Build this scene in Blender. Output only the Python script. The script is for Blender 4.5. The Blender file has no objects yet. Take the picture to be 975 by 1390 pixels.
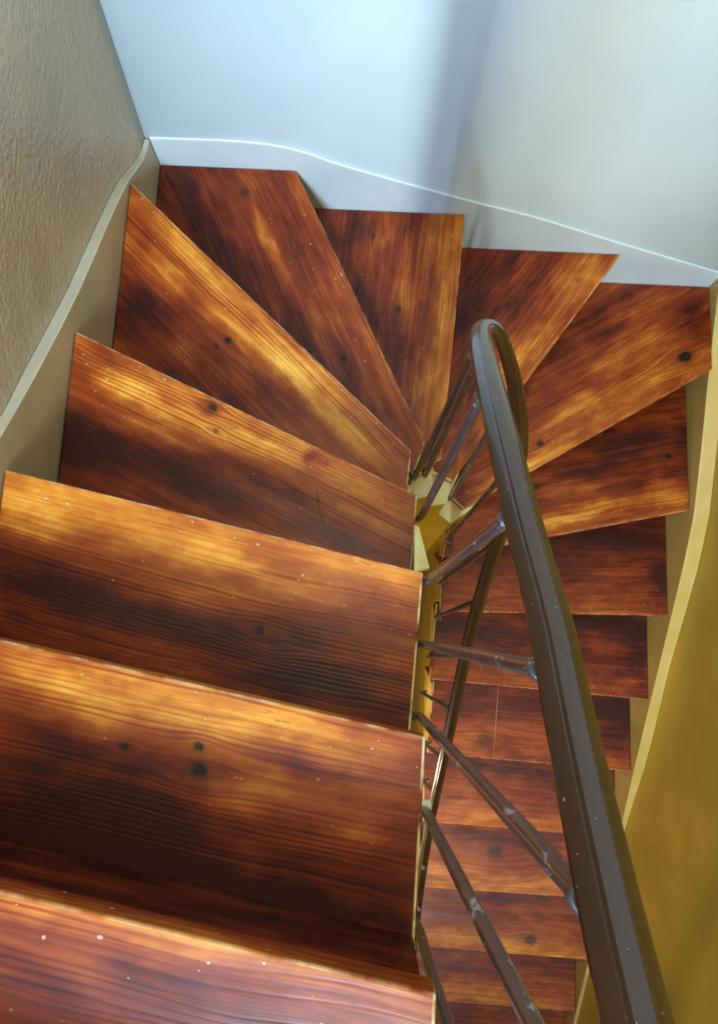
import bpy, bmesh, math, random, json
from mathutils import Vector, Matrix
random.seed(4)
# Survey data: plan x / y and drop H below eye level, in survey units (S metres each)
DATA = json.loads(r'''{"xL": -0.4899, "yB": 1.0008, "xR": 0.9411, "steps": [
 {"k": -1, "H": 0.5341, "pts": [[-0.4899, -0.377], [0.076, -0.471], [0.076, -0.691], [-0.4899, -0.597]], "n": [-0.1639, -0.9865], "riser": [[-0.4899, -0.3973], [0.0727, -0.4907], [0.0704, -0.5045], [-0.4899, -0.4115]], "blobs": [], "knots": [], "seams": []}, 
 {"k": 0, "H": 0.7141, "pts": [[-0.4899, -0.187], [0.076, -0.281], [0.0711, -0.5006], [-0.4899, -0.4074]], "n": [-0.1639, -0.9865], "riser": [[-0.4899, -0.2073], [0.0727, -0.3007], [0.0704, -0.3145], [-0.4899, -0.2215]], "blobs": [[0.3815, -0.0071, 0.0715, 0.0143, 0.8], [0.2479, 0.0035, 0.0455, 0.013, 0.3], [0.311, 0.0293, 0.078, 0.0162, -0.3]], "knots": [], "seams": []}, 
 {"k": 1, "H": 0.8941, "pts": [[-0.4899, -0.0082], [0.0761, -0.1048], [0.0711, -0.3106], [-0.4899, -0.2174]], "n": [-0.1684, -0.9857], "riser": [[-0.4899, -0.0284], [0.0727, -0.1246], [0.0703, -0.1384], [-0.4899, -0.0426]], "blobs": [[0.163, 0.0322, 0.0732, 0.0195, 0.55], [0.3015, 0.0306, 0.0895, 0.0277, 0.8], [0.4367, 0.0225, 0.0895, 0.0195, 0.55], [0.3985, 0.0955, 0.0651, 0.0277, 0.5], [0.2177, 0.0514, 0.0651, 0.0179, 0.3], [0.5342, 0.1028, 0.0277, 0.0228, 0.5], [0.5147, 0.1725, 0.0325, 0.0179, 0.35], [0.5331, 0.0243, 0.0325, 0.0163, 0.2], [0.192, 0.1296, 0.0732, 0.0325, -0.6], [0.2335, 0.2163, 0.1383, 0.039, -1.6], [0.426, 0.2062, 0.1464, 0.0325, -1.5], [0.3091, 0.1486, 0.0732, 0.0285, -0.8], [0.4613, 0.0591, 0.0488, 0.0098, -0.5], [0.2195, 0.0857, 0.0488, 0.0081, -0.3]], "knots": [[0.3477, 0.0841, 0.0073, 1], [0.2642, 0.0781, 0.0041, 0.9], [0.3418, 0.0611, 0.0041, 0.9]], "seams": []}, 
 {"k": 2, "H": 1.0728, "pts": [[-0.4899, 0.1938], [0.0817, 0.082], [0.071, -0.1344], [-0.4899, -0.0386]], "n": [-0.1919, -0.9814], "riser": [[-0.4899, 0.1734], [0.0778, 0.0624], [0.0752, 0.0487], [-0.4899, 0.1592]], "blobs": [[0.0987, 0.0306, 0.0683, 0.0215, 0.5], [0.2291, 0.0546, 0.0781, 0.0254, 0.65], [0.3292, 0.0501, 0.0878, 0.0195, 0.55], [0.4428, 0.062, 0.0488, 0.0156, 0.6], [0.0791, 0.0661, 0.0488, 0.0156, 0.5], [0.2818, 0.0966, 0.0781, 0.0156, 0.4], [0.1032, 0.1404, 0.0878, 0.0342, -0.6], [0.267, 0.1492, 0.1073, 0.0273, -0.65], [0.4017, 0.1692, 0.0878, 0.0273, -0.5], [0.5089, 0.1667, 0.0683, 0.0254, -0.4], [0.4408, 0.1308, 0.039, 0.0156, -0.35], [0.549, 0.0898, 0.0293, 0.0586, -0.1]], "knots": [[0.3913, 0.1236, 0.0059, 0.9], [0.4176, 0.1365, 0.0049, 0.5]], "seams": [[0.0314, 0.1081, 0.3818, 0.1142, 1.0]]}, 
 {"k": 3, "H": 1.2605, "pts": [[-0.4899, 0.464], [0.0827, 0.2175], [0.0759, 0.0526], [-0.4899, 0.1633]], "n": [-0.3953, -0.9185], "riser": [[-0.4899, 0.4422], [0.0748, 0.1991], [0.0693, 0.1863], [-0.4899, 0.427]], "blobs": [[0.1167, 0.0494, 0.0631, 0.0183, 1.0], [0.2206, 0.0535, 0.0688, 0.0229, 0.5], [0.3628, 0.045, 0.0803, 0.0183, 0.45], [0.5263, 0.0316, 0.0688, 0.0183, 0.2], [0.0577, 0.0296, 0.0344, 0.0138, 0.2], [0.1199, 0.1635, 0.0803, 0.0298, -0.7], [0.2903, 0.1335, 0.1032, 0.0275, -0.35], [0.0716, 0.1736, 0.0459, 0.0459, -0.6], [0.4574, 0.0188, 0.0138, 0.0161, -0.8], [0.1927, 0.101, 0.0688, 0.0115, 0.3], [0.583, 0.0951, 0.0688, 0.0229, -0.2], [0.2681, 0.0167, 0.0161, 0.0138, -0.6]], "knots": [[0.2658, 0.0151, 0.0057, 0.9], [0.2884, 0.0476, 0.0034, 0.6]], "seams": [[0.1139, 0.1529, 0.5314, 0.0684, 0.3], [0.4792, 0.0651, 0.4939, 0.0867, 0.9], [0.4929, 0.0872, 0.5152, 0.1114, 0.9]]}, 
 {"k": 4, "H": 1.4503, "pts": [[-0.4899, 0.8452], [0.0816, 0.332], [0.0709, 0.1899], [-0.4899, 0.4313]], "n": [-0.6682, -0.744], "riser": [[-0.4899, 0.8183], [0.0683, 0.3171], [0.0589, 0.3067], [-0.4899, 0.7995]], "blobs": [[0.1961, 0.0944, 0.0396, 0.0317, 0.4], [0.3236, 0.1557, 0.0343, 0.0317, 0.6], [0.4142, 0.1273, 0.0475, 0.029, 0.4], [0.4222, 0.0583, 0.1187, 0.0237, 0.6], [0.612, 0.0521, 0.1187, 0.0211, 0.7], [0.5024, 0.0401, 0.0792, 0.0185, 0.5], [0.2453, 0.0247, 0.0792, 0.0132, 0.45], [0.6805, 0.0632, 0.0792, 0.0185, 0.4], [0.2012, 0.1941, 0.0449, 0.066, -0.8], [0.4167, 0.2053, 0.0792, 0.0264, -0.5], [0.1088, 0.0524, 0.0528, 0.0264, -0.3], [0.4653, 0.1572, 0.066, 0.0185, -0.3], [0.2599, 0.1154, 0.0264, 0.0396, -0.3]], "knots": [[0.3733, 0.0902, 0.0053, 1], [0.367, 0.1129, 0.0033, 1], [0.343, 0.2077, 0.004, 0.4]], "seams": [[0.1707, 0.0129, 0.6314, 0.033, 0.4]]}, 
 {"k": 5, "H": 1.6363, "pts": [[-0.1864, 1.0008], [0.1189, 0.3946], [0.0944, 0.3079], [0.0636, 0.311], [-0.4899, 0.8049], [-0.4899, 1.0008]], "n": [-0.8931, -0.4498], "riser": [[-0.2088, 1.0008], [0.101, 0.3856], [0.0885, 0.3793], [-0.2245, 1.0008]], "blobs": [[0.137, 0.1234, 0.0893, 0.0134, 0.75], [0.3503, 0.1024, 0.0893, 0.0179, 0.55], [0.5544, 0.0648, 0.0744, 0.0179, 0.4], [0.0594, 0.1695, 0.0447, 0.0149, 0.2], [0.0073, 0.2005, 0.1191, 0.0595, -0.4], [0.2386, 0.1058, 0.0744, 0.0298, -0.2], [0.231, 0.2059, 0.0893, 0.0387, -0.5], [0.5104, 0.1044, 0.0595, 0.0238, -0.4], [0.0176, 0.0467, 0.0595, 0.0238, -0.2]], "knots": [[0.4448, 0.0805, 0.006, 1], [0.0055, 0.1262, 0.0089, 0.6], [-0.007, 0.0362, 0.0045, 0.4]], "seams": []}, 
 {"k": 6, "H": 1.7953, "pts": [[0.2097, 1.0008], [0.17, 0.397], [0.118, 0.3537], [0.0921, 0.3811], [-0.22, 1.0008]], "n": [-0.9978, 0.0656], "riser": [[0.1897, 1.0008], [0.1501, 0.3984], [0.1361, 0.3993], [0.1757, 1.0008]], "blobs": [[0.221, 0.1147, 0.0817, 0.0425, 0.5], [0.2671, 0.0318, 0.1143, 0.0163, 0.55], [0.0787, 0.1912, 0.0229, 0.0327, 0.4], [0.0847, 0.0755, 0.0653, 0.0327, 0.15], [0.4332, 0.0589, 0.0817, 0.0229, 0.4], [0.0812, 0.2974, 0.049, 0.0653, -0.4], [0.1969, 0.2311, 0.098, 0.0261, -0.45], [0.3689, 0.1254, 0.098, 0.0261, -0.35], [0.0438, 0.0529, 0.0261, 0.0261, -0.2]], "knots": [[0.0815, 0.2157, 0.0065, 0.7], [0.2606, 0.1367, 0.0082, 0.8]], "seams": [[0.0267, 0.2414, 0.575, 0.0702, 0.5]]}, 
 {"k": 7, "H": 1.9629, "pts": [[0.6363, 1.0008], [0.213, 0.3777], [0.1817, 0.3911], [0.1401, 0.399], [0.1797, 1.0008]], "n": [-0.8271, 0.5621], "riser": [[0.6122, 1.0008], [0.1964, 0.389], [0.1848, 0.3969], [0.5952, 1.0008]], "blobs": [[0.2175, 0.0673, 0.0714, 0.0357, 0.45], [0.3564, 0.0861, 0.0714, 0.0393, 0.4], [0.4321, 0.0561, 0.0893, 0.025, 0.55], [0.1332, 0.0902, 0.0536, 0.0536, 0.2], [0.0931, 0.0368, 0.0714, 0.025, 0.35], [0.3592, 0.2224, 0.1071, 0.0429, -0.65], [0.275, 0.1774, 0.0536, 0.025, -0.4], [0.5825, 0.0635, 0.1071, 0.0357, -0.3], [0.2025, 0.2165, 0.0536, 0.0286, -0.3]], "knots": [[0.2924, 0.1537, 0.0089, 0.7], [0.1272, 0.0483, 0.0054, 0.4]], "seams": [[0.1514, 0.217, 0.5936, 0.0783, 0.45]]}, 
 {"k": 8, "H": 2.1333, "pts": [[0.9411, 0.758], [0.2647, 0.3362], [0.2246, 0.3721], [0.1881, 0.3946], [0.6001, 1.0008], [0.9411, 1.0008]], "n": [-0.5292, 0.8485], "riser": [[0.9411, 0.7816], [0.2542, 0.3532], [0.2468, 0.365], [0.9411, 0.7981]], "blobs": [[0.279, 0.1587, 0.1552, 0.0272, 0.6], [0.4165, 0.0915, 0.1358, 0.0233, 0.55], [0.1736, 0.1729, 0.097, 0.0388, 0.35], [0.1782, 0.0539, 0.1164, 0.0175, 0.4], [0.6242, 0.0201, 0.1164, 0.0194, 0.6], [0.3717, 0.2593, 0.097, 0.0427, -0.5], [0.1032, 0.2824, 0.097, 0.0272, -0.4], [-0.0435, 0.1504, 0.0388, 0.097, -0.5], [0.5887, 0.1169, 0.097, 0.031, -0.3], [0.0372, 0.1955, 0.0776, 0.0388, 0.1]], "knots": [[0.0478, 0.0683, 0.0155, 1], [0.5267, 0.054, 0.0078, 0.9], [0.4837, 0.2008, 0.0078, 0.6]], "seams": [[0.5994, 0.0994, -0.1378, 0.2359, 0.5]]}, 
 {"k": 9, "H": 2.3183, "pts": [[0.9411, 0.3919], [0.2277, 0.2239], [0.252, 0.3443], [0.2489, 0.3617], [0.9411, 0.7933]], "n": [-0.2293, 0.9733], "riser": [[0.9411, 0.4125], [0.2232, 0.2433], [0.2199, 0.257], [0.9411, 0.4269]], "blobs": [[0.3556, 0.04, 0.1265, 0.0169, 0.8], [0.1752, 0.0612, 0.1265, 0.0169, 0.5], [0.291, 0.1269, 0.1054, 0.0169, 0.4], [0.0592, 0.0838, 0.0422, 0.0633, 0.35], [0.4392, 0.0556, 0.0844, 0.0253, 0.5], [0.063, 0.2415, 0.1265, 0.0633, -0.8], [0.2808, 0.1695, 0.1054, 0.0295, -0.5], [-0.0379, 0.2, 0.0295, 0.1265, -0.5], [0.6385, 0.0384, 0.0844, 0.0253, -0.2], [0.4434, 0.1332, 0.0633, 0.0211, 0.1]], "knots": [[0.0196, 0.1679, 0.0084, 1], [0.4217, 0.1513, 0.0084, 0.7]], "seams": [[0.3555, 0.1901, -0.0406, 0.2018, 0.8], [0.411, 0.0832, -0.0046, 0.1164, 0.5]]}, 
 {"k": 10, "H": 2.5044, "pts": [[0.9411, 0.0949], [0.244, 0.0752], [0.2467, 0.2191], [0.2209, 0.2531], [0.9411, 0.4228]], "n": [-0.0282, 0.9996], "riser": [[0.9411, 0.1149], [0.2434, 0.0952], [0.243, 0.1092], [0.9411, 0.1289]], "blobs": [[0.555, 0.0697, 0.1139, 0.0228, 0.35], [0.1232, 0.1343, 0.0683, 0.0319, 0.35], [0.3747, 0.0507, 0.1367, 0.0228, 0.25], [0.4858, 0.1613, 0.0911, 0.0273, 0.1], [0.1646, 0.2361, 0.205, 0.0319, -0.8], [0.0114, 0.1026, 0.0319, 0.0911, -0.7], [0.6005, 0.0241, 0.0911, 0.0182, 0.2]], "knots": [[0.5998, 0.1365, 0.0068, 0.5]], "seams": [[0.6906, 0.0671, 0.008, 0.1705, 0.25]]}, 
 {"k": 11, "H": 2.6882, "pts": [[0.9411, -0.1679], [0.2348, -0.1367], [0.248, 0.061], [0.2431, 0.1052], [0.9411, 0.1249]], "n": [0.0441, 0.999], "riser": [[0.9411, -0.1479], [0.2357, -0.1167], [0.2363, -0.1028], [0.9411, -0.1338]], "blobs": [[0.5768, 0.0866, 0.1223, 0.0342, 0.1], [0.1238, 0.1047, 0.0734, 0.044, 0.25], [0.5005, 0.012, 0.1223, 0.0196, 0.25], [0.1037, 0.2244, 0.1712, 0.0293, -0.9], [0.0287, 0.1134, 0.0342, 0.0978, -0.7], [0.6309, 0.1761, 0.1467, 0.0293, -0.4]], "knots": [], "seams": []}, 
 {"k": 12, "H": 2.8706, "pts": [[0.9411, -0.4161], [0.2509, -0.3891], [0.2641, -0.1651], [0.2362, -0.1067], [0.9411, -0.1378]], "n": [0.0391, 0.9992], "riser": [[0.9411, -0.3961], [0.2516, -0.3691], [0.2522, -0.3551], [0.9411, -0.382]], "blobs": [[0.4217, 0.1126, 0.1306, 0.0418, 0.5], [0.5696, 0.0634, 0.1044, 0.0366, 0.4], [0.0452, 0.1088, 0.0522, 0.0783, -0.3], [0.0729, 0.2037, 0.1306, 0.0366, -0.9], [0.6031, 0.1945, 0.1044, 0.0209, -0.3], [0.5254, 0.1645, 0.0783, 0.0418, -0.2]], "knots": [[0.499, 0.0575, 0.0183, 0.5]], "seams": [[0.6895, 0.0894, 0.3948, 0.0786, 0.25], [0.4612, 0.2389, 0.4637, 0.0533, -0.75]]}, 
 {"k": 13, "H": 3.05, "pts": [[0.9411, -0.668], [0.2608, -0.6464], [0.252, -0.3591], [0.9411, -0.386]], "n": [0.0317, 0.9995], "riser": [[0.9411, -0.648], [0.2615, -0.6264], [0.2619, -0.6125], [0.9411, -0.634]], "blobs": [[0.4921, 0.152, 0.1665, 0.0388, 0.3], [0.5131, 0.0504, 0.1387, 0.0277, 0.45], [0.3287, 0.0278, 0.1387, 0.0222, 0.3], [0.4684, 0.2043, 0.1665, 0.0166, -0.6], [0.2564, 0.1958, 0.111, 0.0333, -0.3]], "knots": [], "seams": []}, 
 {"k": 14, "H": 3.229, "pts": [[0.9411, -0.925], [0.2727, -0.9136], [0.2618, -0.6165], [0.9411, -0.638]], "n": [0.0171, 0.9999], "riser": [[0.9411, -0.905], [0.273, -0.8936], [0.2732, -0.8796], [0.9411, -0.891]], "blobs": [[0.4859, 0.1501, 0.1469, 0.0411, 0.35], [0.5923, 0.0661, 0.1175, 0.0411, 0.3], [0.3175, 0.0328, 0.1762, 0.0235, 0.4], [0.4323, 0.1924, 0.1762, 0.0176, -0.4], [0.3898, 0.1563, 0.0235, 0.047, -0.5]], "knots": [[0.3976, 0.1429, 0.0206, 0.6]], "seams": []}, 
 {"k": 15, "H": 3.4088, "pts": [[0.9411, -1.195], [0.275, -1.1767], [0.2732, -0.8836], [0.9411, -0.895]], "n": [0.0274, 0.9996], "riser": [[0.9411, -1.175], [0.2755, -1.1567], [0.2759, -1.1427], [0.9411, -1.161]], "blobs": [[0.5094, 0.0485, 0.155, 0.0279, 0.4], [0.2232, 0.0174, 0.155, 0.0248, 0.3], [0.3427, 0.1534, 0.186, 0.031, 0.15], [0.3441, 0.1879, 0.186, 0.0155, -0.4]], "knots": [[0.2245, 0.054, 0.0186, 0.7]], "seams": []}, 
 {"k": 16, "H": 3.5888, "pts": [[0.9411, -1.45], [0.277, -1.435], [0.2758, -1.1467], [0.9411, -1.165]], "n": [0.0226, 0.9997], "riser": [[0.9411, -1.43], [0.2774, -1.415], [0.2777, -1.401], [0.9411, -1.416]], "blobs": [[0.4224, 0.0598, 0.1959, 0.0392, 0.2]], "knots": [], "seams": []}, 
 {"k": 17, "H": 3.7688, "pts": [[0.9411, -1.71], [0.279, -1.7], [0.2776, -1.405], [0.9411, -1.42]], "n": [0.0151, 0.9999], "riser": [[0.9411, -1.69], [0.2793, -1.68], [0.2795, -1.666], [0.9411, -1.676]], "blobs": [], "knots": [], "seams": []}], 
"rail": [[0.1023, -0.1122, 0.3241], [0.1027, -0.093, 0.3447], [0.1032, -0.0653, 0.3743], [0.1047, -0.0278, 0.4145], [0.1066, 0.0126, 0.4578], [0.1051, 0.059, 0.5074], [0.1048, 0.1057, 0.5574], [0.1046, 0.1483, 0.603], [0.106, 0.2122, 0.6776], [0.1134, 0.295, 0.7926], [0.1313, 0.365, 0.9208], [0.1523, 0.385, 0.9645], [0.1823, 0.385, 1.0443], [0.2157, 0.36, 1.144], [0.238, 0.3135, 1.2218], [0.24, 0.2481, 1.2765], [0.236, 0.1625, 1.4205], [0.231, 0.0919, 1.5509], [0.226, -0.0353, 1.7385], [0.217, -0.2261, 1.9354], [0.206, -0.4516, 2.1937], [0.197, -0.6853, 2.3752]], 
"bal": [[[0.098, 0.3135, 1.6247], [0.1232, 0.3335, 0.8631]], [[0.122, 0.3252, 1.6471], [0.113, 0.2909, 0.7868]], [[0.093, 0.1904, 1.3232], [0.1075, 0.2288, 0.7006]], [[0.216, 0.343, 2.0314], [0.2107, 0.3637, 1.129]], [[0.236, 0.2653, 2.2876], [0.2389, 0.284, 1.2464]], [[0.09, 0.0732, 1.1109], [0.1049, 0.087, 0.5374]], [[0.234, 0.1551, 2.4262], [0.2364, 0.171, 1.4061]], [[0.234, 0.0576, 2.5366], [0.2303, 0.0728, 1.5791]], [[0.088, -0.0115, 1.1019], [0.1053, -0.0157, 0.4275]], [[0.234, -0.0691, 2.7601], [0.226, -0.0353, 1.7385]], [[0.222, -0.1896, 2.8406], [0.2202, -0.1593, 1.8665]], [[0.086, -0.1043, 1.0997], [0.1024, -0.1065, 0.3303]], [[0.232, -0.3415, 2.7189], [0.2142, -0.2825, 2.0]], [[0.236, -0.4693, 2.8074], [0.2093, -0.384, 2.1162]], [[0.086, -0.1966, 0.9803], [0.107, -0.195, 0.215]], [[0.084, -0.3297, 1.019], [0.107, -0.3, 0.105]]], "R": [[0.99888, -0.046561, 0.008436], [0.047317, 0.981337, -0.186383], [0.0004, 0.186573, 0.982441]], "f": 1099.33, "gus": [[0.0776, 0.1683], [0.0856, 0.1664], [0.1048, 0.1013], [0.0802, 0.0945]]}''')
S = 1.15
HF = 3.96                      # drop of the ground floor below the eye
xL, yB, xR = DATA['xL'], DATA['yB'], DATA['xR']
C = bpy.context.scene.collection
def P(x, y, H): return Vector((x*S, y*S, (HF-H)*S))

# ------------------------------------------------------------------ helpers
def link(name, bm, mat, parent=None, smooth=False, bevel=0, autos=False):
    me = bpy.data.meshes.new(name)
    bmesh.ops.recalc_face_normals(bm, faces=bm.faces)
    if smooth:
        for f in bm.faces: f.smooth = True
    bm.to_mesh(me); bm.free()
    for m in (mat if isinstance(mat, (list, tuple)) else [mat]): me.materials.append(m)
    o = bpy.data.objects.new(name, me); C.objects.link(o)
    if parent is not None: o.parent = parent
    if bevel:
        b = o.modifiers.new('bevel', 'BEVEL'); b.width = bevel; b.segments = 3; b.limit_method = 'ANGLE'; b.angle_limit = math.radians(35)
    return o
def tag(o, label=None, cat=None, group=None, kind=None):
    if label: o['label'] = label
    if cat: o['category'] = cat
    if group: o['group'] = group
    if kind: o['kind'] = kind
    return o
def prism(bm, pts, H0, H1):
    """vertical prism from a plan polygon between drops H0 (top) and H1 (bottom); returns faces"""
    t = [bm.verts.new(P(x, y, H0)) for x, y in pts]
    b = [bm.verts.new(P(x, y, H1)) for x, y in pts]
    fs = [bm.faces.new(t), bm.faces.new(b[::-1])]
    n = len(pts)
    for i in range(n):
        j = (i+1) % n
        fs.append(bm.faces.new((t[i], b[i], b[j], t[j])))
    return fs
def tube(bm, path, rad, seg=14, prof=None, up=None, caps=True):
    rings = []
    n = len(path)
    prevN = None
    for i, p in enumerate(path):
        t = (path[min(i+1, n-1)] - path[max(i-1, 0)]).normalized()
        if up is not None:
            b = t.cross(up); 
            if b.length < 1e-4: b = prevN
            b.normalize(); nn = b.cross(t).normalized()
        else:
            if prevN is None:
                a = Vector((1, 0, 0)) if abs(t.x) < .8 else Vector((0, 1, 0))
                b = (a - t*a.dot(t)).normalized()
            else:
                b = (prevN - t*prevN.dot(t)).normalized()
            nn = t.cross(b)
        prevN = b
        r = rad[i] if isinstance(rad, (list, tuple)) else rad
        ring = []
        if prof is None:
            for k in range(seg):
                a = 2*math.pi*k/seg
                ring.append(bm.verts.new(p + (b*math.cos(a)+nn*math.sin(a))*r))
        else:
            for (u, v) in prof: ring.append(bm.verts.new(p + b*u + nn*v))
        rings.append(ring)
    for i in range(n-1):
        a, b2 = rings[i], rings[i+1]; m = len(a)
        for k in range(m):
            bm.faces.new((a[k], a[(k+1) % m], b2[(k+1) % m], b2[k]))
    if caps:
        bm.faces.new(rings[0][::-1]); bm.faces.new(rings[-1])
    return rings
def catmull(pts, sub=8):
    out = []
    n = len(pts)
    for i in range(n-1):
        p0 = pts[max(i-1, 0)]; p1 = pts[i]; p2 = pts[i+1]; p3 = pts[min(i+2, n-1)]
        for k in range(sub):
            t = k/sub
            out.append(.5*((2*p1) + (p2-p0)*t + (2*p0-5*p1+4*p2-p3)*t*t + (3*p1-p0-3*p2+p3)*t**3))
    out.append(pts[-1].copy())
    return out

# ------------------------------------------------------------------ materials
class NT:
    def __init__(self, tree): self.t = tree; self.n = tree.nodes; self.l = tree.links
    def new(self, t, **kw):
        nd = self.n.new(t)
        for k, v in kw.items(): setattr(nd, k, v)
        return nd
    def put(self, sock, v):
        if isinstance(v, bpy.types.NodeSocket): self.l.new(v, sock)
        elif v is not None:
            if isinstance(v, (tuple, list)) and sock.type == 'RGBA' and len(v) == 3: v = (*v, 1)
            sock.default_value = v
    def m(self, op, a, b=None, c=None, clamp=False):
        nd = self.new('ShaderNodeMath', operation=op, use_clamp=clamp)
        self.put(nd.inputs[0], a)
        if b is not None: self.put(nd.inputs[1], b)
        if c is not None: self.put(nd.inputs[2], c)
        return nd.outputs[0]
    def ramp(self, fac, stops, interp='LINEAR'):
        nd = self.new('ShaderNodeValToRGB'); nd.color_ramp.interpolation = interp
        e = nd.color_ramp.elements
        while len(e) < len(stops): e.new(.5)
        for i, (p, c) in enumerate(stops):
            e[i].position = p; e[i].color = (*c, 1) if len(c) == 3 else c
        self.put(nd.inputs[0], fac); return nd.outputs[0]
    def mr(self, v, a, b, c=0., d=1.):
        nd = self.new('ShaderNodeMapRange'); 
        for i, x in enumerate((v, a, b, c, d)): self.put(nd.inputs[i], x)
        return nd.outputs[0]
    def mix(self, f, a, b, blend='MIX'):
        nd = self.new('ShaderNodeMix', data_type='RGBA', blend_type=blend)
        self.put(nd.inputs[0], f); self.put(nd.inputs[6], a); self.put(nd.inputs[7], b); return nd.outputs[2]
    def xyz(self, x, y, z=0.):
        nd = self.new('ShaderNodeCombineXYZ'); self.put(nd.inputs[0], x); self.put(nd.inputs[1], y); self.put(nd.inputs[2], z); return nd.outputs[0]
    def noise(self, vec, scale, detail=3., rough=.55, dist=0., out=0):
        nd = self.new('ShaderNodeTexNoise'); self.put(nd.inputs['Vector'], vec); nd.inputs['Scale'].default_value = scale
        nd.inputs['Detail'].default_value = detail; nd.inputs['Roughness'].default_value = rough; nd.inputs['Distortion'].default_value = dist
        return nd.outputs[out]
    def bump(self, h, strength, dist, normal=None):
        nd = self.new('ShaderNodeBump'); nd.inputs['Strength'].default_value = strength; nd.inputs['Distance'].default_value = dist
        self.put(nd.inputs['Height'], h)
        if normal is not None: self.put(nd.inputs['Normal'], normal)
        return nd.outputs[0]
def material(name):
    m = bpy.data.materials.new(name); m.use_nodes = True
    t = NT(m.node_tree); return m, t, m.node_tree.nodes['Principled BSDF']

def gauss_group():
    g = bpy.data.node_groups.new('soft_spot', 'ShaderNodeTree')
    for n in ('u', 'v', 'cu', 'cv', 'iu', 'iv'): g.interface.new_socket(name=n, in_out='INPUT', socket_type='NodeSocketFloat')
    g.interface.new_socket(name='w', in_out='OUTPUT', socket_type='NodeSocketFloat')
    t = NT(g); i = t.new('NodeGroupInput').outputs; o = t.new('NodeGroupOutput').inputs
    a = t.m('MULTIPLY', t.m('SUBTRACT', i['u'], i['cu']), i['iu'])
    b = t.m('MULTIPLY', t.m('SUBTRACT', i['v'], i['cv']), i['iv'])
    d = t.m('ADD', t.m('MULTIPLY', a, a), t.m('MULTIPLY', b, b))
    t.put(o['w'], t.m('EXPONENT', t.m('MULTIPLY', d, -1.)))
    return g
GAUSS = gauss_group()
def spot(t, u, v, cu, cv, su, sv):
    nd = t.new('ShaderNodeGroup'); nd.node_tree = GAUSS
    t.put(nd.inputs['u'], u); t.put(nd.inputs['v'], v)
    for k, x in (('cu', cu), ('cv', cv), ('iu', 1/max(su, .001)), ('iv', 1/max(sv, .001))): nd.inputs[k].default_value = x
    return nd.outputs[0]

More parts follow.
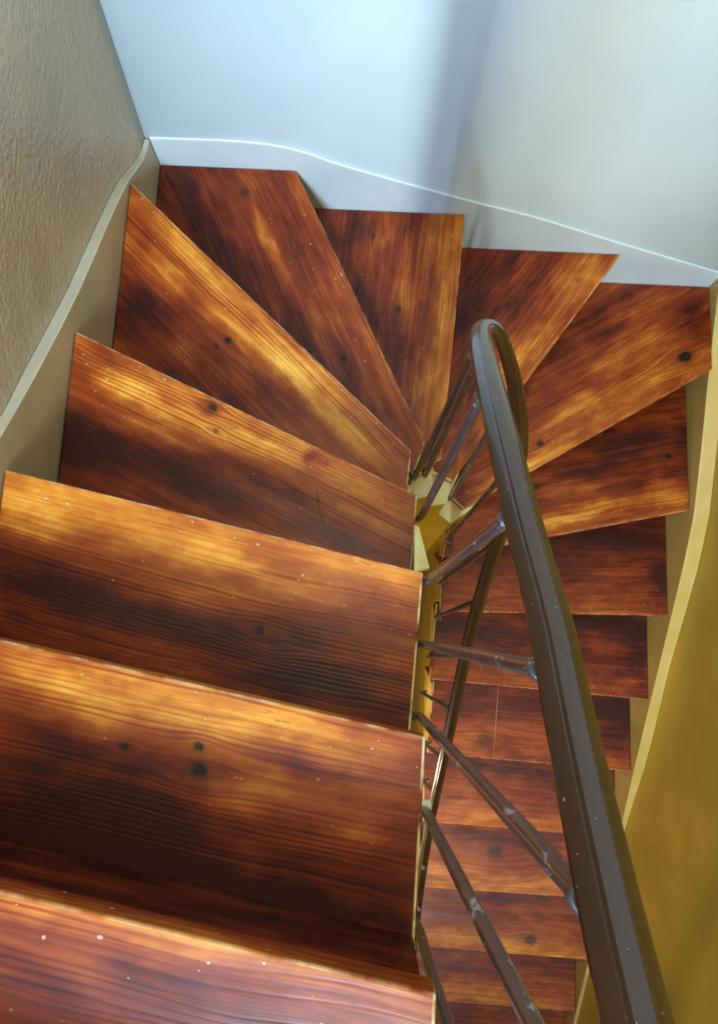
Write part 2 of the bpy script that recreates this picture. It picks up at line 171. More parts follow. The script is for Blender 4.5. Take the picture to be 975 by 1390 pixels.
def wood_material(name, seed, blobs=(), knots=(), seams=(), base=0., worn_front=1., L0=None, var=.9, dark=.44):
    """stained and waxed pine board; blobs = worn or darker stained patches (u, v, su, sv, amount) in survey units"""
    m, t, bs = material(name)
    uvn = t.new('ShaderNodeUVMap'); uvn.uv_map = 'board'
    sp = t.new('ShaderNodeSeparateXYZ'); t.put(sp.inputs[0], uvn.outputs[0])
    u0, v0 = sp.outputs[0], sp.outputs[1]
    off = seed*7.31
    # board grain wanders a little
    us = t.m('ADD', u0, off)
    wv = t.m('MULTIPLY', t.m('SUBTRACT', t.noise(t.xyz(us, t.m('MULTIPLY', v0, 2.)), 2.2, 2.), .5), .030)
    v = t.m('ADD', v0, wv)
    ring = None; core = None
    for (ku, kv, kr, ks) in knots:
        w = spot(t, u0, v0, ku, kv, kr*5.0, kr*2.6)
        dv = t.m('SUBTRACT', v0, kv)
        v = t.m('SUBTRACT', v, t.m('MULTIPLY', t.m('MULTIPLY', dv, w), .85))
        # the knot itself with an uneven outline
        wob = t.m('MULTIPLY', t.m('SUBTRACT', t.noise(t.xyz(us, v0), 90., 3.), .5), kr*1.6)
        c = spot(t, t.m('ADD', u0, wob), t.m('ADD', v0, wob), ku, kv, kr*.95, kr*.75)
        c = t.m('MULTIPLY', t.m('MULTIPLY', c, 2.6, clamp=True), ks)
        halo = t.m('MULTIPLY', spot(t, u0, v0, ku, kv, kr*3.4, kr*1.9), .6*ks)
        core = c if core is None else t.m('MAXIMUM', core, c)
        ring = halo if ring is None else t.m('MAXIMUM', ring, halo)
    # growth rings
    wave = t.new('ShaderNodeTexNoise'); t.put(wave.inputs['Vector'], t.xyz(t.m('MULTIPLY', us, 1.1), t.m('MULTIPLY', v, 62.), off)); wave.inputs['Scale'].default_value = 1.0; wave.inputs['Detail'].default_value = 2.5
    fine = t.noise(t.xyz(t.m('MULTIPLY', us, 5.), t.m('MULTIPLY', v, 330.), off+3), 1., 2.)
    bands = t.m('SINE', t.m('ADD', t.m('MULTIPLY', v, 1000.), t.m('MULTIPLY', t.noise(t.xyz(t.m('MULTIPLY', us, 2.2), t.m('MULTIPLY', v, 14.), off+9), 1., 3.), 30.)))
    bands = t.mr(bands, -1., 1.)
    lines = t.m('MULTIPLY', t.m('POWER', bands, 2.5), t.mr(wave.outputs[0], .42, .66))
    # worn / stained tone
    big = t.noise(t.xyz(t.m('MULTIPLY', us, 5.5), t.m('MULTIPLY', v0, 13.), off), 1., 4., .6)
    tone = t.m('MULTIPLY', t.m('SUBTRACT', big, .5), 1.25*var)
    mid = t.noise(t.xyz(t.m('MULTIPLY', us, 17.), t.m('MULTIPLY', v, 50.), off+5), 1., 3.)
    tone = t.m('ADD', tone, t.m('MULTIPLY', t.m('SUBTRACT', mid, .5), .4))
    tone = t.m('ADD', tone, .40 + base)
    stk = t.noise(t.xyz(t.m('MULTIPLY', us, 2.6), t.m('MULTIPLY', v, 120.), off+11), 1., 4., .7)
    tone = t.m('ADD', tone, t.m('MULTIPLY', t.m('SUBTRACT', stk, .5), .55))
    # front worn lighter by feet; shade at the back painted in darker
    front = t.mr(v0, 0.0, .13, .17*worn_front, -.10)
    tone = t.m('ADD', tone, front)
    wu = t.m('ADD', u0, t.m('MULTIPLY', t.m('SUBTRACT', t.noise(t.xyz(us, v0, 4.), 14., 3.), .5), .09))
    wv2 = t.m('ADD', v0, t.m('MULTIPLY', t.m('SUBTRACT', t.noise(t.xyz(us, v0, 8.), 14., 3.), .5), .05))
    for (bu, bv, su, sv, amt) in blobs:  # wear and stain, with shade at tread backs and front glare painted in
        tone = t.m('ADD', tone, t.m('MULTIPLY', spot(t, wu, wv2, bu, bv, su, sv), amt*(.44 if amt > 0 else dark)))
    tone = t.m('SUBTRACT', tone, t.m('MULTIPLY', lines, t.mr(tone, 0., .7, .05, .26)))
    tone = t.m('ADD', tone, t.m('MULTIPLY', t.m('SUBTRACT', fine, .5), .22))
    col = t.ramp(tone, [(0., (.036, .0030, .0005)), (.16, (.105, .0110, .0012)), (.34, (.215, .030, .0026)), (.52, (.35, .078, .0070)), (.72, (.58, .195, .018)), (1., (.88, .46, .075))])
    pores = t.noise(t.xyz(t.m('MULTIPLY', us, 55.), t.m('MULTIPLY', v, 420.), off+21), 1., 2., .6)
    pw = t.m('MULTIPLY', t.mr(pores, .60, .66), t.mr(t.noise(t.xyz(us, t.m('MULTIPLY', v0, 2.), 31.), 9., 3.), .45, .62))
    col = t.mix(t.m('MULTIPLY', pw, t.mr(tone, .4, .8, .1, .62)), col, (.10, .022, .004))
    if core is not None:
        col = t.mix(ring, col, (.10, .018, .004))
        col = t.mix(core, col, (.012, .006, .004))
    for (au, av, bu, bv, wgt) in seams:
        L = math.hypot(bu-au, bv-av); du, dv = (bu-au)/L, (bv-av)/L
        uu = t.m('ADD', t.m('MULTIPLY', t.m('SUBTRACT', u0, au), du), t.m('MULTIPLY', t.m('SUBTRACT', v0, av), dv))
        vv = t.m('SUBTRACT', t.m('MULTIPLY', t.m('SUBTRACT', v0, av), du), t.m('MULTIPLY', t.m('SUBTRACT', u0, au), dv))
        vv = t.m('ADD', vv, t.m('MULTIPLY', t.m('SUBTRACT', t.noise(t.xyz(us, 0.), 12., 3.), .5), .008))
        w = t.m('MULTIPLY', spot(t, uu, vv, L/2, 0., L*.62, .0011 if L > .1 else .0017), abs(wgt))
        col = t.mix(t.m('MULTIPLY', w, .9), col, (.015, .004, .002) if wgt > 0 else (.62, .32, .20))
    # crisp bright arris where the varnish is gone, patchy
    ed = t.m('MULTIPLY', t.mr(v0, .0035, .0008), t.mr(t.noise(t.xyz(us, v0), 26., 3.), .42, .6))
    col = t.mix(t.m('MULTIPLY', ed, .75), col, (.82, .60, .30))
    if L0:
        (au, av), (bu, bv) = L0
        LL = math.hypot(bu-au, bv-av); eu, ev = (bu-au)/LL, (bv-av)/LL
        dist = t.m('ABSOLUTE', t.m('SUBTRACT', t.m('MULTIPLY', t.m('SUBTRACT', v0, av), eu), t.m('MULTIPLY', t.m('SUBTRACT', u0, au), ev)))
        e2 = t.m('MULTIPLY', t.mr(dist, .0036, .0018), t.mr(t.noise(t.xyz(us, v0, 2.), 30., 3.), .38, .52))
        col = t.mix(t.m('MULTIPLY', e2, .85), col, (.85, .72, .38))
    # paint specks and scratches
    vo = t.new('ShaderNodeTexVoronoi'); t.put(vo.inputs['Vector'], t.xyz(us, v0)); vo.inputs['Scale'].default_value = 38.; vo.inputs['Randomness'].default_value = 1.
    rnd = t.new('ShaderNodeSeparateColor'); t.put(rnd.inputs[0], vo.outputs['Color'])
    thr = t.m('MULTIPLY', t.m('POWER', rnd.outputs[0], 7.), .065)
    sk = t.m('LESS_THAN', vo.outputs['Distance'], thr)
    vo2 = t.new('ShaderNodeTexVoronoi'); t.put(vo2.inputs['Vector'], t.xyz(t.m('MULTIPLY', us, .6), v0, 3.)); vo2.inputs['Scale'].default_value = 120.
    rnd2 = t.new('ShaderNodeSeparateColor'); t.put(rnd2.inputs[0], vo2.outputs['Color'])
    sk2 = t.m('MULTIPLY', t.m('LESS_THAN', vo2.outputs['Distance'], t.m('MULTIPLY', t.m('POWER', rnd2.outputs[1], 4.), .20)), t.mr(v0, .15, .0, 0., .95))
    col = t.mix(t.m('MULTIPLY', t.m('MAXIMUM', sk, sk2), .5), col, (.72, .60, .46))
    t.put(bs.inputs['Base Color'], col)
    rg = t.noise(t.xyz(t.m('MULTIPLY', us, 6.), t.m('MULTIPLY', v, 22.), 2.), 1., 4.)
    t.put(bs.inputs['Roughness'], t.mr(rg, .3, .7, .34, .56))
    bs.inputs['Specular IOR Level'].default_value = .24
    bs.inputs['Coat Weight'].default_value = .12; bs.inputs['Coat Roughness'].default_value = .22
    h = t.m('SUBTRACT', t.m('MULTIPLY', fine, .35), t.m('MULTIPLY', lines, .6))
    h = t.m('ADD', h, t.m('MULTIPLY', t.noise(t.xyz(us, v0), 60., 3.), .5))
    t.put(bs.inputs['Normal'], t.bump(h, .4, .0007))
    t.put(bs.inputs['Coat Normal'], t.bump(h, .25, .0011))
    return m

def paint(name, col, col2, bump_scale=160., bump=.5, rough=.5, dist=.002, mott=3., spots=0., spotcol=(.05, .04, .03)):
    m, t, bs = material(name)
    tc = t.new('ShaderNodeTexCoord').outputs['Object']
    n1 = t.noise(tc, mott, 5., .6)
    c = t.mix(t.mr(n1, .35, .65), col, col2)
    if spots:
        n2 = t.noise(tc, 45., 4., .7)
        c = t.mix(t.m('MULTIPLY', t.mr(n2, .66, .72), spots), c, spotcol)
    t.put(bs.inputs['Base Color'], c)
    bs.inputs['Roughness'].default_value = rough
    b1 = t.noise(tc, bump_scale, 3., .5); b2 = t.noise(tc, bump_scale*.13, 3., .5)
    h = t.m('ADD', b1, t.m('MULTIPLY', b2, 1.5))
    t.put(bs.inputs['Normal'], t.bump(h, bump, dist))
    return m
M_left = paint('beige_textured_paint', (.48, .375, .25), (.37, .285, .185), 90., .8, .34, .005, 2.5, .25, (.16, .13, .09))
M_leftskirt = paint('beige_skirting_paint', (.45, .34, .20), (.37, .27, .14), 60., .35, .42, .001, 5., .5, (.12, .09, .05))
M_back = paint('white_satin_paint', (.70, .79, .84), (.63, .73, .80), 130., .22, .42, .001, 2.)
M_backskirt = paint('white_skirting_paint', (.68, .75, .80), (.60, .68, .74), 50., .25, .4, .001, 6., .25, (.35, .38, .40))
M_right = paint('ochre_wall_paint', (.47, .32, .034), (.39, .26, .026), 130., .30, .5, .001, 3., .25, (.25, .16, .02))
M_rightskirt = paint('ochre_skirting_paint', (.56, .40, .12), (.48, .33, .09), 50., .3, .45, .001, 5., .5, (.22, .16, .05))
M_string = paint('yellow_stringer_paint', (.66, .42, .022), (.54, .33, .018), 60., .35, .4, .001, 9., .8, (.24, .14, .03))
M_cream = paint('cream_paint', (.80, .72, .40), (.66, .55, .22), 60., .5, .45, .0015, 22., .7, (.30, .22, .08))
M_floor = paint('grey_concrete', (.14, .11, .085), (.10, .08, .06), 60., .3, .6)
M_ceil = paint('ceiling_plaster', (.6, .6, .58), (.55, .55, .53), 60., .3, .7)

def rail_paint(name, base, chip, chip_amt, rough, metal=.0, spec=.6, coat=0.):
    m, t, bs = material(name)
    tc = t.new('ShaderNodeTexCoord').outputs['Object']
    mp = t.new('ShaderNodeMapping'); t.put(mp.inputs[0], tc); mp.inputs['Scale'].default_value = (1, 1, .35)
    n = t.noise(mp.outputs[0], 75., 5., .65)
    n2 = t.noise(tc, 14., 3.)
    k = t.mr(t.m('ADD', n, t.m('MULTIPLY', n2, .35)), .83-chip_amt, .85-chip_amt)
    c = t.mix(t.mr(n2, .3, .7), base, tuple(x*1.5 for x in base))
    c = t.mix(k, c, chip)
    n3 = t.noise(mp.outputs[0], 260., 2., .6)
    c = t.mix(t.mr(n3, .735, .75), c, (.55, .50, .42))
    t.put(bs.inputs['Base Color'], c)
    bs.inputs['Metallic'].default_value = metal
    t.put(bs.inputs['Roughness'], t.mr(n, .3, .7, rough, rough+.15))
    bs.inputs['Specular IOR Level'].default_value = spec
    bs.inputs['Coat Weight'].default_value = coat; bs.inputs['Coat Roughness'].default_value = .09; bs.inputs['Coat IOR'].default_value = 1.5
    t.put(bs.inputs['Normal'], t.bump(t.m('SUBTRACT', n, t.m('MULTIPLY', k, .4)), .22, .0008))
    return m
M_rail = rail_paint('brown_handrail_varnish', (.042, .016, .006), (.10, .055, .03), -.02, .36, .0, .25, .65)
M_bal = rail_paint('chipped_baluster_paint', (.085, .066, .066), (.42, .40, .50), .035, .30, .0, .6, .5)
M_bracket = paint('white_bracket', (.8, .8, .74), (.7, .7, .6), 60., .2, .4)

# ------------------------------------------------------------------ steps
LABELS = DATA_LABELS = {
 0: 'wooden step in the bottom left corner with a pale worn glare on its front edge',  # the glare is put into the wood colour
 1: 'large wooden step with a big dark knot near its middle, second from bottom left',
 2: 'rectangular wooden step with a long dark crack running along the board',
 3: 'wooden step between the cracked one and the first long wedge, with one curved scratch',
 4: 'long golden wedge step with two small dark knots, touching the beige wall',
 5: 'dark brown wedge step in the corner of beige and white walls',
 6: 'narrow wedge step against the white wall, left of the handrail bend, bright right edge',
 7: 'wedge step against the white wall directly above the handrail bend',
 8: 'wide wedge step in the right-hand corner of the white wall, dark knot at its end',
 9: 'winding step just below the right corner wedge with two board seams and golden front edge',
 10: 'first dark red step below the winding steps on the right',
 11: 'short dark red step beside the ochre wall, level with the second long baluster',
 12: 'step on the lower flight with a faint pale vertical scratch',
 13: 'lower flight step just below the one with the pale scratch',
 14: 'lower flight step with a dark smudge in the middle, lit pale brown',
 15: 'lower flight step with a dark knot beside the handrail, third from the bottom',
 16: 'second lowest step seen through the stairwell',
 17: 'lowest step at the foot of the flight seen through the stairwell'}
def make_step(e):
    k, H = e['k'], e['H']
    T = .032
    pts = [Vector(p) for p in e['pts']]
    o, i = pts[0], pts[1]
    L = (i-o).length; d = (i-o)/L; n = Vector(e['n'])
    base = {3: .0, 4: .02, 5: -.09, 6: .0, 7: -.05, 10: -.14, 11: -.15, 1: -.08, 9: -.05, 0: -.10, 12: -.10, 13: -.04, 14: .03, 15: .03}.get(k, 0.)  # per-step tone; second step also darkened to paint in body shade
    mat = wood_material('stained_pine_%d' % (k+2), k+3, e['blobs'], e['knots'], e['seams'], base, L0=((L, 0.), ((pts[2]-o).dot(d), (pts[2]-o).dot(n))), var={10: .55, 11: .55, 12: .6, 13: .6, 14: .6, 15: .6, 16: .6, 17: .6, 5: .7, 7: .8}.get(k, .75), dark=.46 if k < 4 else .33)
    root = bpy.data.objects.new('stair_step', None); C.objects.link(root)
    root.location = P((o.x+i.x)/2, (o.y+i.y)/2, H+T)
    root.empty_display_size = .1
    inv = Matrix.Translation(-root.location)
    bm = bmesh.new()
    # pull the slab a hair off the skirting
    c = sum(pts, Vector((0, 0)))/len(pts)
    q = [(max(min(p.x, xR-.002), xL+.002), min(p.y, yB-.002)) for p in pts]
    fs = prism(bm, q, H, H+T)
    uvl = bm.loops.layers.uv.new('board')
    for f in bm.faces:
        for l in f.loops:
            x, y = l.vert.co.x/S, l.vert.co.y/S
            r = Vector((x, y))-o
            vv = r.dot(n)
            l[uvl].uv = (r.dot(d), max(vv, 0) if abs(l.vert.co.z-P(0, 0, H).z) < 1e-5 else vv+.03)
    bm.transform(inv)
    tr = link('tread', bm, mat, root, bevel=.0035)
    # riser board set back under the nosing
    bm = bmesh.new()
    rp = [Vector(p) for p in e['riser']]
    cl = lambda p: (max(min(p.x, xR-.002), xL+.002), min(p.y, yB-.002))
    # keep the riser inside the tread's inner end
    cut = .003 if k < 4 else .055 if k > 9 else .05
    rp[1] = rp[1] - d*cut; rp[2] = rp[2] - d*cut
    Hn = NEXT[k]
    prism(bm, [cl(p) for p in rp], H+T+.0005, Hn-.0005)
    uvl = bm.loops.layers.uv.new('board')
    for f in bm.faces:
        for l in f.loops:
            x, y = l.vert.co.x/S, l.vert.co.y/S
            l[uvl].uv = ((Vector((x, y))-o).dot(d)+.3, .05 + (HF-H) - l.vert.co.z/S)
    bm.transform(inv)
    link('riser', bm, M_riser, root, bevel=.001)
    tag(root, LABELS[k], 'step', 'wooden steps of the winding staircase')
    return root
M_riser = wood_material('stained_pine_riser', 77, base=-.16, worn_front=0)
Hk = {e['k']: e['H'] for e in DATA['steps']}
NEXT = {k: Hk.get(k+1, HF) for k in Hk}
NS = {}
for e in DATA['steps']:
    if e['k'] >= 0: NS[e['k']] = make_step(e)

# ------------------------------------------------------------------ flight above / behind the viewpoint (carries the railing)
bm = bmesh.new()
for j in range(1, 10):
    H = Hk[0]-.18*j; y = -.187-.19*j
    prism(bm, [(xL+.002, y), (.070, y-.094), (.070, y-.094-.215), (xL+.002, y-.215)], H, H+.032)
    prism(bm, [(xL+.002, y-.02), (.062, y-.114), (.062, y-.129), (xL+.002, y-.035)], H+.033, H+.179)
uvl = bm.loops.layers.uv.new('board')
for f in bm.faces:
    for l in f.loops: l[uvl].uv = (l.vert.co.x/S, (l.vert.co.y/S) % .19)
tag(link('floor_upper_flight', bm, wood_material('stained_pine_upper', 55), bevel=.003), kind='structure')

# ------------------------------------------------------------------ inner stringer round the stairwell
# stations: well-side point, stair-side point, drop of its top edge
st = []
def sta(w, o, H): st.append((w, o, H))
for j in range(9, 0, -1):
    y = -.281-.19*j-.037
    H = Hk[0]-.18*j
    sta((.071, y-.19), (.052, y-.19), H+.033); sta((.071, y), (.052, y), H+.033)
ys = {-1: -.471, 0: -.281, 1: -.105, 2: .082, 3: .2175}
for k in range(0, 4):
    sta((.071, ys[k-1]-.037), (.052, ys[k-1]-.037), Hk[k]+.033); sta((.071, ys[k]-.037), (.052, ys[k]-.037), Hk[k]+.033)
turn = [(4, (.080, .270), (.055, .315)), (5, (.103, .302), (.088, .375)), (6, (.150, .315), (.158, .43)), (7, (.200, .325), (.235, .41)),
        (8, (.234, .300), (.31, .36)), (9, (.237, .245), (.29, .25)), (10, (.237, .112), (.275, .115))]
pw, po = (.071, .1835), (.052, .1835)
for k, w, o in turn:
    sta(pw, po, Hk[k]+.033); sta(w, o, Hk[k]+.033); pw, po = w, o
yl = {10: .075, 11: -.137, 12: -.389, 13: -.646, 14: -.914, 15: -1.177, 16: -1.435, 17: -1.70}
for k in range(11, 18):
    w, o = (.237+.003*(k-11), yl[k]+.037), (.275+.002*(k-11), yl[k]+.037)
    sta(pw, po, Hk[k]+.033); sta(w, o, Hk[k]+.033); pw, po = w, o
def interp_t(tab, x):
    for (a, va), (b, vb) in zip(tab, tab[1:]):
        if a <= x <= b: return va+(vb-va)*(x-a)/(b-a)
    return tab[-1][1]
bmf = bmesh.new()
botH = []
for idx, (w, o, H) in enumerate(st): 
    d = interp_t([(0, .34), (25, .34), (29, .42), (33, .80), (60, .80)], idx)
    botH.append(H+d if idx % 2 == 0 else H+d+.18)
for a in range(0, len(st), 2):
    (w0, o0, H), (w1, o1, _) = st[a], st[a+1]
    if (Vector(w0)-Vector(w1)).length < 1e-6: continue
    b0, b1 = min(botH[a], HF-.002), min(botH[a+1], HF-.002)
    vs = [bmf.verts.new(P(*w0, H)), bmf.verts.new(P(*w1, H)), bmf.verts.new(P(*o1, H)), bmf.verts.new(P(*o0, H)),
          bmf.verts.new(P(*w0, b0)), bmf.verts.new(P(*w1, b1)), bmf.verts.new(P(*o1, b1)), bmf.verts.new(P(*o0, b0))]
    for q, mi in (((0, 1, 2, 3), 1), ((4, 7, 6, 5), 0), ((0, 4, 5, 1), 0), ((2, 6, 7, 3), 0), ((1, 5, 6, 2), 0), ((0, 3, 7, 4), 0)):
        f = bmf.faces.new([vs[x] for x in q]); f.material_index = mi if 26 <= a <= 36 else 0
string = link('stair_stringer', bmf, [M_string, M_cream])
tag(string, 'yellow painted inner stringer with cream top winding round the narrow stairwell', 'stringer')

bm = bmesh.new(); prism(bm, [(g[0], g[1]) for g in DATA['gus']], 1.245, 1.275)
go = link('gusset', bm, M_cream, string, bevel=.002); go['label'] = 'cream painted wedge at the tread end'  # small cream wedge beside the tread end
# ------------------------------------------------------------------ railing
rail_pts = [P(*p) for p in DATA['rail']]
r0 = DATA['rail'][0]
ext = [P(r0[0]+.0003*j, r0[1]-.1*j, r0[2]-.108*j) for j in range(18, 0, -1)]
low = [P(.199, -.95, 2.60), P(.205, -1.25, 2.83), P(.21, -1.62, 3.10)]
path = catmull(ext + rail_pts + low, 10)
# smooth the survey noise
for it in range(24):
    path = [path[0]] + [(path[i-1]+path[i]*2+path[i+1])/4 for i in range(1, len(path)-1)] + [path[-1]]
railing = bpy.data.objects.new('stair_railing', None); C.objects.link(railing)
railing.location = P(.237, -1.62, 3.75); railing.empty_display_size = .1
tag(railing, 'brown painted metal stair railing that doubles back round the narrow stairwell', 'railing')
rinv = Matrix.Translation(-railing.location)
def rl(name, bm, mat, smooth=True, parent=None):
    bm.transform(rinv)
    o = link(name, bm, mat, parent or railing, smooth)
    return o
# moulded section: broad rounded cap with a flat central crown and a lower lip, about 3 cm wide
prof = []
W = .0122*S
sec = [(-.98, -.40), (-1.06, -.16), (-1.03, .02), (-.94, .16), (-.55, .50), (-.50, .53), (-.46, .54), (-.42, .60), (-.36, .69), (-.33, .71), (-.27, .715), (0, .72), (.27, .715), (.33, .71), (.36, .69), (.42, .60), (.46, .54), (.50, .53), (.55, .50), (.94, .16), (1.03, .02), (1.06, -.16), (.98, -.40), (.78, -.52), (.5, -.55), (.45, -.68), (-.45, -.68), (-.5, -.55), (-.78, -.52)]
prof = [(a*W, b*W) for a, b in sec]
bm = bmesh.new()
tube(bm, path, 0, prof=prof, up=Vector((0, 0, 1)))
hr = rl('handrail', bm, M_rail)
def baluster(b, t, foot_dir, bent=True, r=.0058*S, hidden=False):
    """round bar that bolts to the stringer face with a swan-neck foot and rises to the handrail"""
    a = P(*b); c = P(*t); ax = (c-a).normalized()
    c = c - ax*.004
    fd = Vector((foot_dir[0], foot_dir[1], 0)).normalized()
    f0 = a - fd*.022 - Vector((0, 0, .012)); f1 = a - fd*.006 - Vector((0, 0, .010))
    pts = [f0, f1, a + ax*.012] + [a.lerp(c, x) for x in (.12, .3, .5, .7, .88, 1.0)]
    pth = catmull(pts, 6)
    bm = bmesh.new(); tube(bm, pth, r, 12)
    o = rl('baluster', bm, M_bal)
    # collar under the rail
    bm = bmesh.new(); p0 = a.lerp(c, 1-.05/max((c-a).length, .1)); 
    tube(bm, [p0, p0+ax*.002, p0+ax*.006, p0+ax*.008], [r*1.02, r*1.35, r*1.35, r*1.02], 12)
    rl('collar', bm, M_bal, True, o)
    # flange against the stringer
    bm = bmesh.new(); tube(bm, [f0, f0+fd*.004], r*1.7, 12)
    rl('foot_flange', bm, M_bal, True, o)
    return o
fdirs = {0: (.3, -1), 1: (0, -1), 3: (-.3, -1), 4: (-1, 0), 6: (-1, 0), 7: (-1, 0), 9: (-1, 0), 10: (-1, 0), 12: (-1, 0), 13: (-1, 0)}
for idx, (b, t) in enumerate(DATA['bal']):
    baluster(b, t, fdirs.get(idx, (1, 0)))
for j in range(14):                               # the same railing going on up behind the viewpoint
    y = -.42-.105*j
    baluster((.085, y, .98+1.0*(y+.2)), (.105, y, .315+1.05*(y+.1095)), (1, 0))
for j in range(8):                                # and on down the lower flight
    y = -.60-.13*j
    Hr = 2.28+.72*(-y-.60)
    baluster((.242, y, Hr+.70), (.200+.008*max(0, -y-.9), y, Hr), (-1, 0))
bm = bmesh.new(); prism(bm, [(.0735, -.56), (.138, -.56), (.138, -.49), (.0735, -.49)], -1.25, .78)  # unseen post added to cast a dark band on the back wall
rl('newel_post', bm, M_rail, False)
bm = bmesh.new(); prism(bm, [(.0735, -.93), (.115, -.93), (.115, -.89), (.0735, -.89)], -1.75, .33)  # second unseen post, added for a fainter band further right
rl('newel_post', bm, M_rail, False)
bm = bmesh.new(); tube(bm, [P(.071, -.19, .985), P(.092, -.19, .985)], .006, 12)
o = rl('bracket', bm, M_bracket); o['label'] = 'small white painted bracket'

# ------------------------------------------------------------------ setting: skirtings and walls
YR = -2.40      # rear wall
TOP = -3.1      # drop of the ceiling (above the eye)
def interp(tab, x):
    for (a, va), (b, vb) in zip(tab, tab[1:]):
        if a <= x <= b: return va+(vb-va)*(x-a)/(b-a)
    return tab[0][1] if x < tab[0][0] else tab[-1][1]
def skirt(name, stations, mat, matledge, depth=.75):
    """stations: (inner xy, outer xy, drop of top)"""
    bm = bmesh.new(); rows = []
    for (ix, iy), (ox, oy), H in stations:
        b = min(H+depth, HF-.001)
        m1 = (ix+(ox-ix)*.14, iy+(oy-iy)*.14)
        rows.append([bm.verts.new(P(ix, iy, b)), bm.verts.new(P(ix, iy, H+.003)), bm.verts.new(P(*m1, H)), bm.verts.new(P(ox, oy, H-.001)), bm.verts.new(P(ox, oy, b))])
    for a, b in zip(rows, rows[1:]):
        for q in range(5):
            q2 = (q+1) % 5
            f = bm.faces.new((a[q], b[q], b[q2], a[q2])); f.material_index = 1 if q in (1, 2) else 0
            f.smooth = False
    bm.faces.new(rows[0]); bm.faces.new(rows[-1][::-1])
    return tag(link(name, bm, [mat, matledge]), kind='structure')
M_ledgeL = paint('pale_beige_ledge', (.56, .50, .36), (.46, .40, .27), 45., .8, .4, .002, 8., .6, (.20, .18, .11))
M_ledgeB = paint('white_bead', (.74, .80, .80), (.68, .75, .78), 45., .6, .4, .0015, 8., .4, (.35, .36, .33))
M_ledgeR = paint('pale_ochre_ledge', (.62, .44, .14), (.55, .37, .09), 45., .4, .42, .001, 8.)
LT = [(-2.4, -1.45), (-1., -.10), (-.3, .56), (0., .862), (.233, 1.051), (.369, 1.150), (.51, 1.247), (.715, 1.363), (.836, 1.435), (.93, 1.515), (.985, 1.545)]
LW = [(-2.4, .014), (.3, .014), (.369, .019), (.715, .018), (.836, .018), (.93, .013), (1.02, .008)]
lst = []
for y in [-2.4, -1.8, -1.2, -.8, -.5, -.25, -.1, 0., .1, .2, .28, .36, .45, .54, .63, .72, .79, .85, .9, .94, .97, 1.0]:
    lst.append(((xL, y), (xL-interp(LW, y), y), interp(LT, y)))
skirt('baseboard_left', lst, M_leftskirt, M_ledgeL)
BT = [(-.489, 1.543), (-.33, 1.54), (-.231, 1.547), (-.16, 1.572), (-.093, 1.611), (.041, 1.668), (.213, 1.739), (.381, 1.80), (.624, 1.913), (.925, 2.046), (1.0, 2.08)]
bst = []
for j in range(0, 31):
    x = xL+.001+(xR-xL-.002)*j/30
    bst.append(((x, yB), (x, yB+.004), interp(BT, x)))
skirt('baseboard_back', bst, M_backskirt, M_ledgeB)
RT = [(-2.4, 3.955), (-1.9, 3.90), (-1.4, 3.55), (-1., 3.262), (-.614, 2.98), (-.375, 2.817), (-.071, 2.597), (.08, 2.487), (.223, 2.384), (.30, 2.335), (.373, 2.290), (.55, 2.225), (.74, 2.165), (1.0, 2.07)]
RW = [(-2.4, .013), (-1., .013), (-.614, .015), (-.45, .027), (-.375, .035), (-.071, .032), (.24, .043), (.60, .042), (1.02, .03)]
rst = []
for y in [-2.39, -2.1, -1.9, -1.6, -1.4, -1.2, -1., -.85, -.7, -.61, -.5, -.4, -.3, -.2, -.07, .04, .14, .23, .3, .38, .47, .58, .7, .85, 1.0]:
    rst.append(((xR, y), (xR+interp(RW, y), y), interp(RT, y)))
skirt('baseboard_right', rst, M_rightskirt, M_ledgeR)

def grid_wall(name, rows, mat, out):
    """rows: list of vertical profiles (Vectors) ; out = outward thickness vector"""
    bm = bmesh.new()
    F = [[bm.verts.new(p) for p in r] for r in rows]
    G = [[bm.verts.new(p+out) for p in r] for r in rows]
    n, m = len(rows), len(rows[0])
    for a in range(n-1):
        for b in range(m-1):
            f = bm.faces.new((F[a][b], F[a+1][b], F[a+1][b+1], F[a][b+1])); f.smooth = True
            bm.faces.new((G[a][b], G[a][b+1], G[a+1][b+1], G[a+1][b]))
    for a in range(n-1):
        bm.faces.new((F[a][0], G[a][0], G[a+1][0], F[a+1][0])); bm.faces.new((F[a][-1], F[a+1][-1], G[a+1][-1], G[a][-1]))
    for b in range(m-1):
        bm.faces.new((F[0][b], F[0][b+1], G[0][b+1], G[0][b])); bm.faces.new((F[-1][b], G[-1][b], G[-1][b+1], F[-1][b+1]))
    return tag(link(name, bm, mat), kind='structure')
rows = []
for y in [-2.4, -1.8, -1.2, -.8, -.5, -.25, 0., .2, .28, .36, .45, .54, .63, .72, .79, .85, .9, .94, .97, 1.005]:
    x = xL-interp(LW, y)-.001; Hl = interp(LT, y)
    lean = interp([(-2.4, 0.), (0., 0.), (.95, .062), (1.02, .062)], y)
    pr = [P(x, y, HF), P(x, y, Hl)]
    for dH in (.1, .2, .3, .4, .5): pr.append(P(x+lean*dH, y, Hl-dH))
    pr += [P(x+lean*.55, y, Hl-.7), P(x+lean*.55, y, min(Hl-1.0, -1.6)-.0), P(x+lean*.55, y, TOP)]
    rows.append(pr)
grid_wall('wall_left', rows, M_left, Vector((-.12, 0, 0)))
rows = [[P(x, yB+.005, h) for h in (HF, 2.2, 1.4, .6, -1., TOP)] for x in (xL-.10, 0., .5, xR+.15)]
grid_wall('wall_back', rows, M_back, Vector((0, .12, 0)))
rows = []
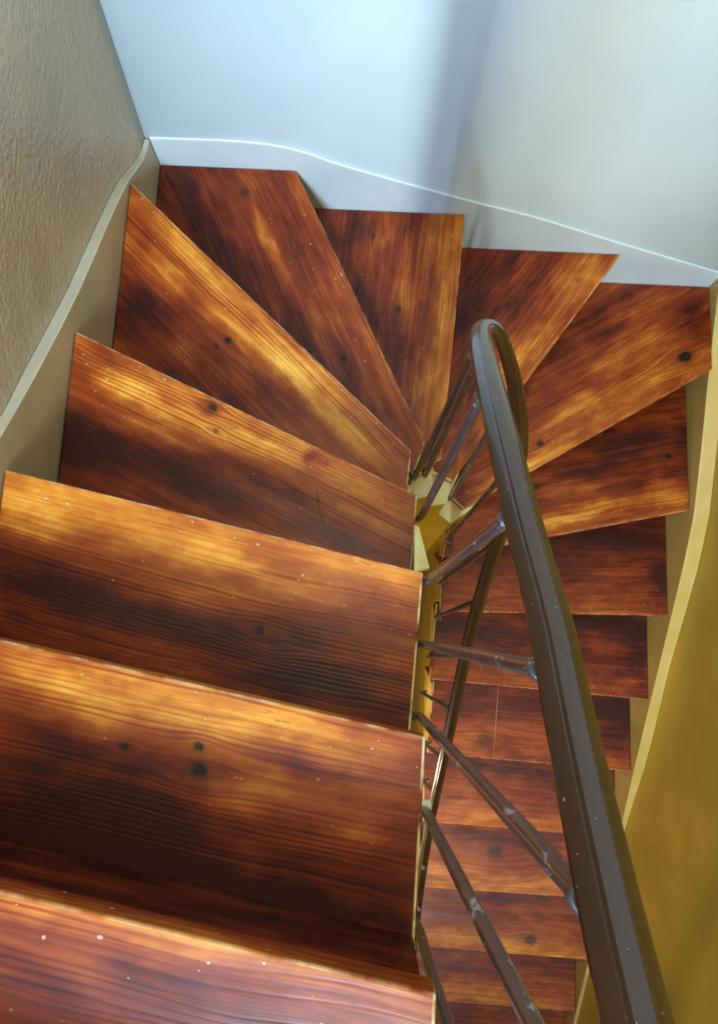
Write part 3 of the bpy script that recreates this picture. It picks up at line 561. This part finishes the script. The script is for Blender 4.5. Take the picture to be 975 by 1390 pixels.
for y in [-2.4, -2.1, -1.9, -1.6, -1.4, -1.2, -1., -.85, -.7, -.61, -.5, -.4, -.3, -.2, -.07, .04, .14, .23, .3, .38, .47, .58, .7, .85, 1.005]:
    x = xR+interp(RW, y)+.001; Hr = interp(RT, y)
    rows.append([P(x, y, HF), P(x, y, Hr), P(x+.002, y, Hr-.02), P(x+.006, y, Hr-.05), P(x+.010, y, Hr-.2), P(x+.010, y, 1.), P(x+.010, y, TOP)])
grid_wall('wall_right', rows, M_right, Vector((.12, 0, 0)))
# rear wall with the window opening that lights the stairs
WX0, WX1, WH0, WH1 = -.26, .16, -2.45, -1.20
bm = bmesh.new()
def boxp(bm, x0, x1, y0, y1, H0, H1): return prism(bm, [(x0, y0), (x1, y0), (x1, y1), (x0, y1)], H0, H1)
boxp(bm, xL-.05, WX0, YR-.1, YR, TOP, HF); boxp(bm, WX1, xR+.05, YR-.1, YR, TOP, HF)
boxp(bm, WX0, WX1, YR-.1, YR, TOP, WH0); boxp(bm, WX0, WX1, YR-.1, YR, WH1, HF)
tag(link('wall_rear', bm, M_left), kind='structure')
bm = bmesh.new()
for a in ((WX0, WX0+.03), (WX1-.03, WX1), (-.17, -.142), (-.06, .015)): boxp(bm, *a, YR-.07, YR-.03, WH0, WH1)
for a in ((WH0, WH0+.03), (WH1-.03, WH1)): boxp(bm, WX0+.03, WX1-.03, YR-.07, YR-.03, *a)
tag(link('window_1', bm, M_bracket), kind='structure')
bm = bmesh.new(); boxp(bm, xL-.15, xR+.15, YR-.1, yB+.1, HF+.08, HF)
tag(link('floor', bm, M_floor), kind='structure')

# ------------------------------------------------------------------ light
def area(name, loc, target, sx, sy, power, col, spread=math.pi):
    l = bpy.data.lights.new(name, 'AREA'); l.shape = 'RECTANGLE'; l.size = sx; l.size_y = sy; l.energy = power; l.color = col; l.spread = spread
    o = bpy.data.objects.new(name, l); C.objects.link(o); o.location = loc
    o.rotation_euler = (target-loc).to_track_quat('-Z', 'Y').to_euler()
    return o
for px_, wd, pw_, cl in ((.06, .08, 290, (.82, .98, .97)), (-.10, .05, 95, (.30, .60, 1.0)), (-.20, .045, 85, (.24, .54, 1.0))):
    area('window_daylight', P(px_, YR-.02, (WH0+WH1)/2), P(px_+.03, .4, 1.4), wd*S, (WH1-WH0-.08)*S, pw_, cl)
area('side_window_daylight', P(xL+.03, -1.35, -1.3), P(.5, .3, 1.2), .55, .9, 30, (.24, .54, 1.0))  # added blue light, no window here; tints balusters and back wall
area('ceiling_light', P(.05, .45, TOP+.08), P(.05, .45, 1.), .9*S, .7*S, 30, (1., .86, .66))  # broad warm fill added below the ceiling, out of view
area('under_stair_lamp', P(-.22, -.75, 2.45), P(.6, -.3, 3.0), .12, .12, 8.5, (1., .74, .42))  # warm fill added out of sight to brighten stringer and lower treads
bm = bmesh.new(); boxp(bm, xL-.15, xR+.15, YR-.1, yB+.1, TOP-.08, TOP)
tag(link('ceiling', bm, M_ceil), kind='structure')

w = bpy.data.worlds.new('World'); bpy.context.scene.world = w; w.use_nodes = True
w.node_tree.nodes['Background'].inputs[0].default_value = (.85, .92, 1., 1); w.node_tree.nodes['Background'].inputs[1].default_value = .5

# ------------------------------------------------------------------ camera
cam = bpy.data.cameras.new('camera'); co = bpy.data.objects.new('camera', cam); C.objects.link(co)
R = Matrix(DATA['R']).to_4x4()
co.matrix_world = Matrix.Translation(P(0, 0, 0)) @ R
cam.sensor_fit = 'HORIZONTAL'; cam.sensor_width = 36.; cam.lens = DATA['f']/975*36; cam.shift_y = -45/975
cam.clip_start = .01; cam.clip_end = 50
sc = bpy.context.scene; sc.camera = co
vs = sc.view_settings; vs.view_transform = 'Standard'; vs.look = 'None'; vs.gamma = 1.; vs.use_curve_mapping = False; vs.exposure = 0.
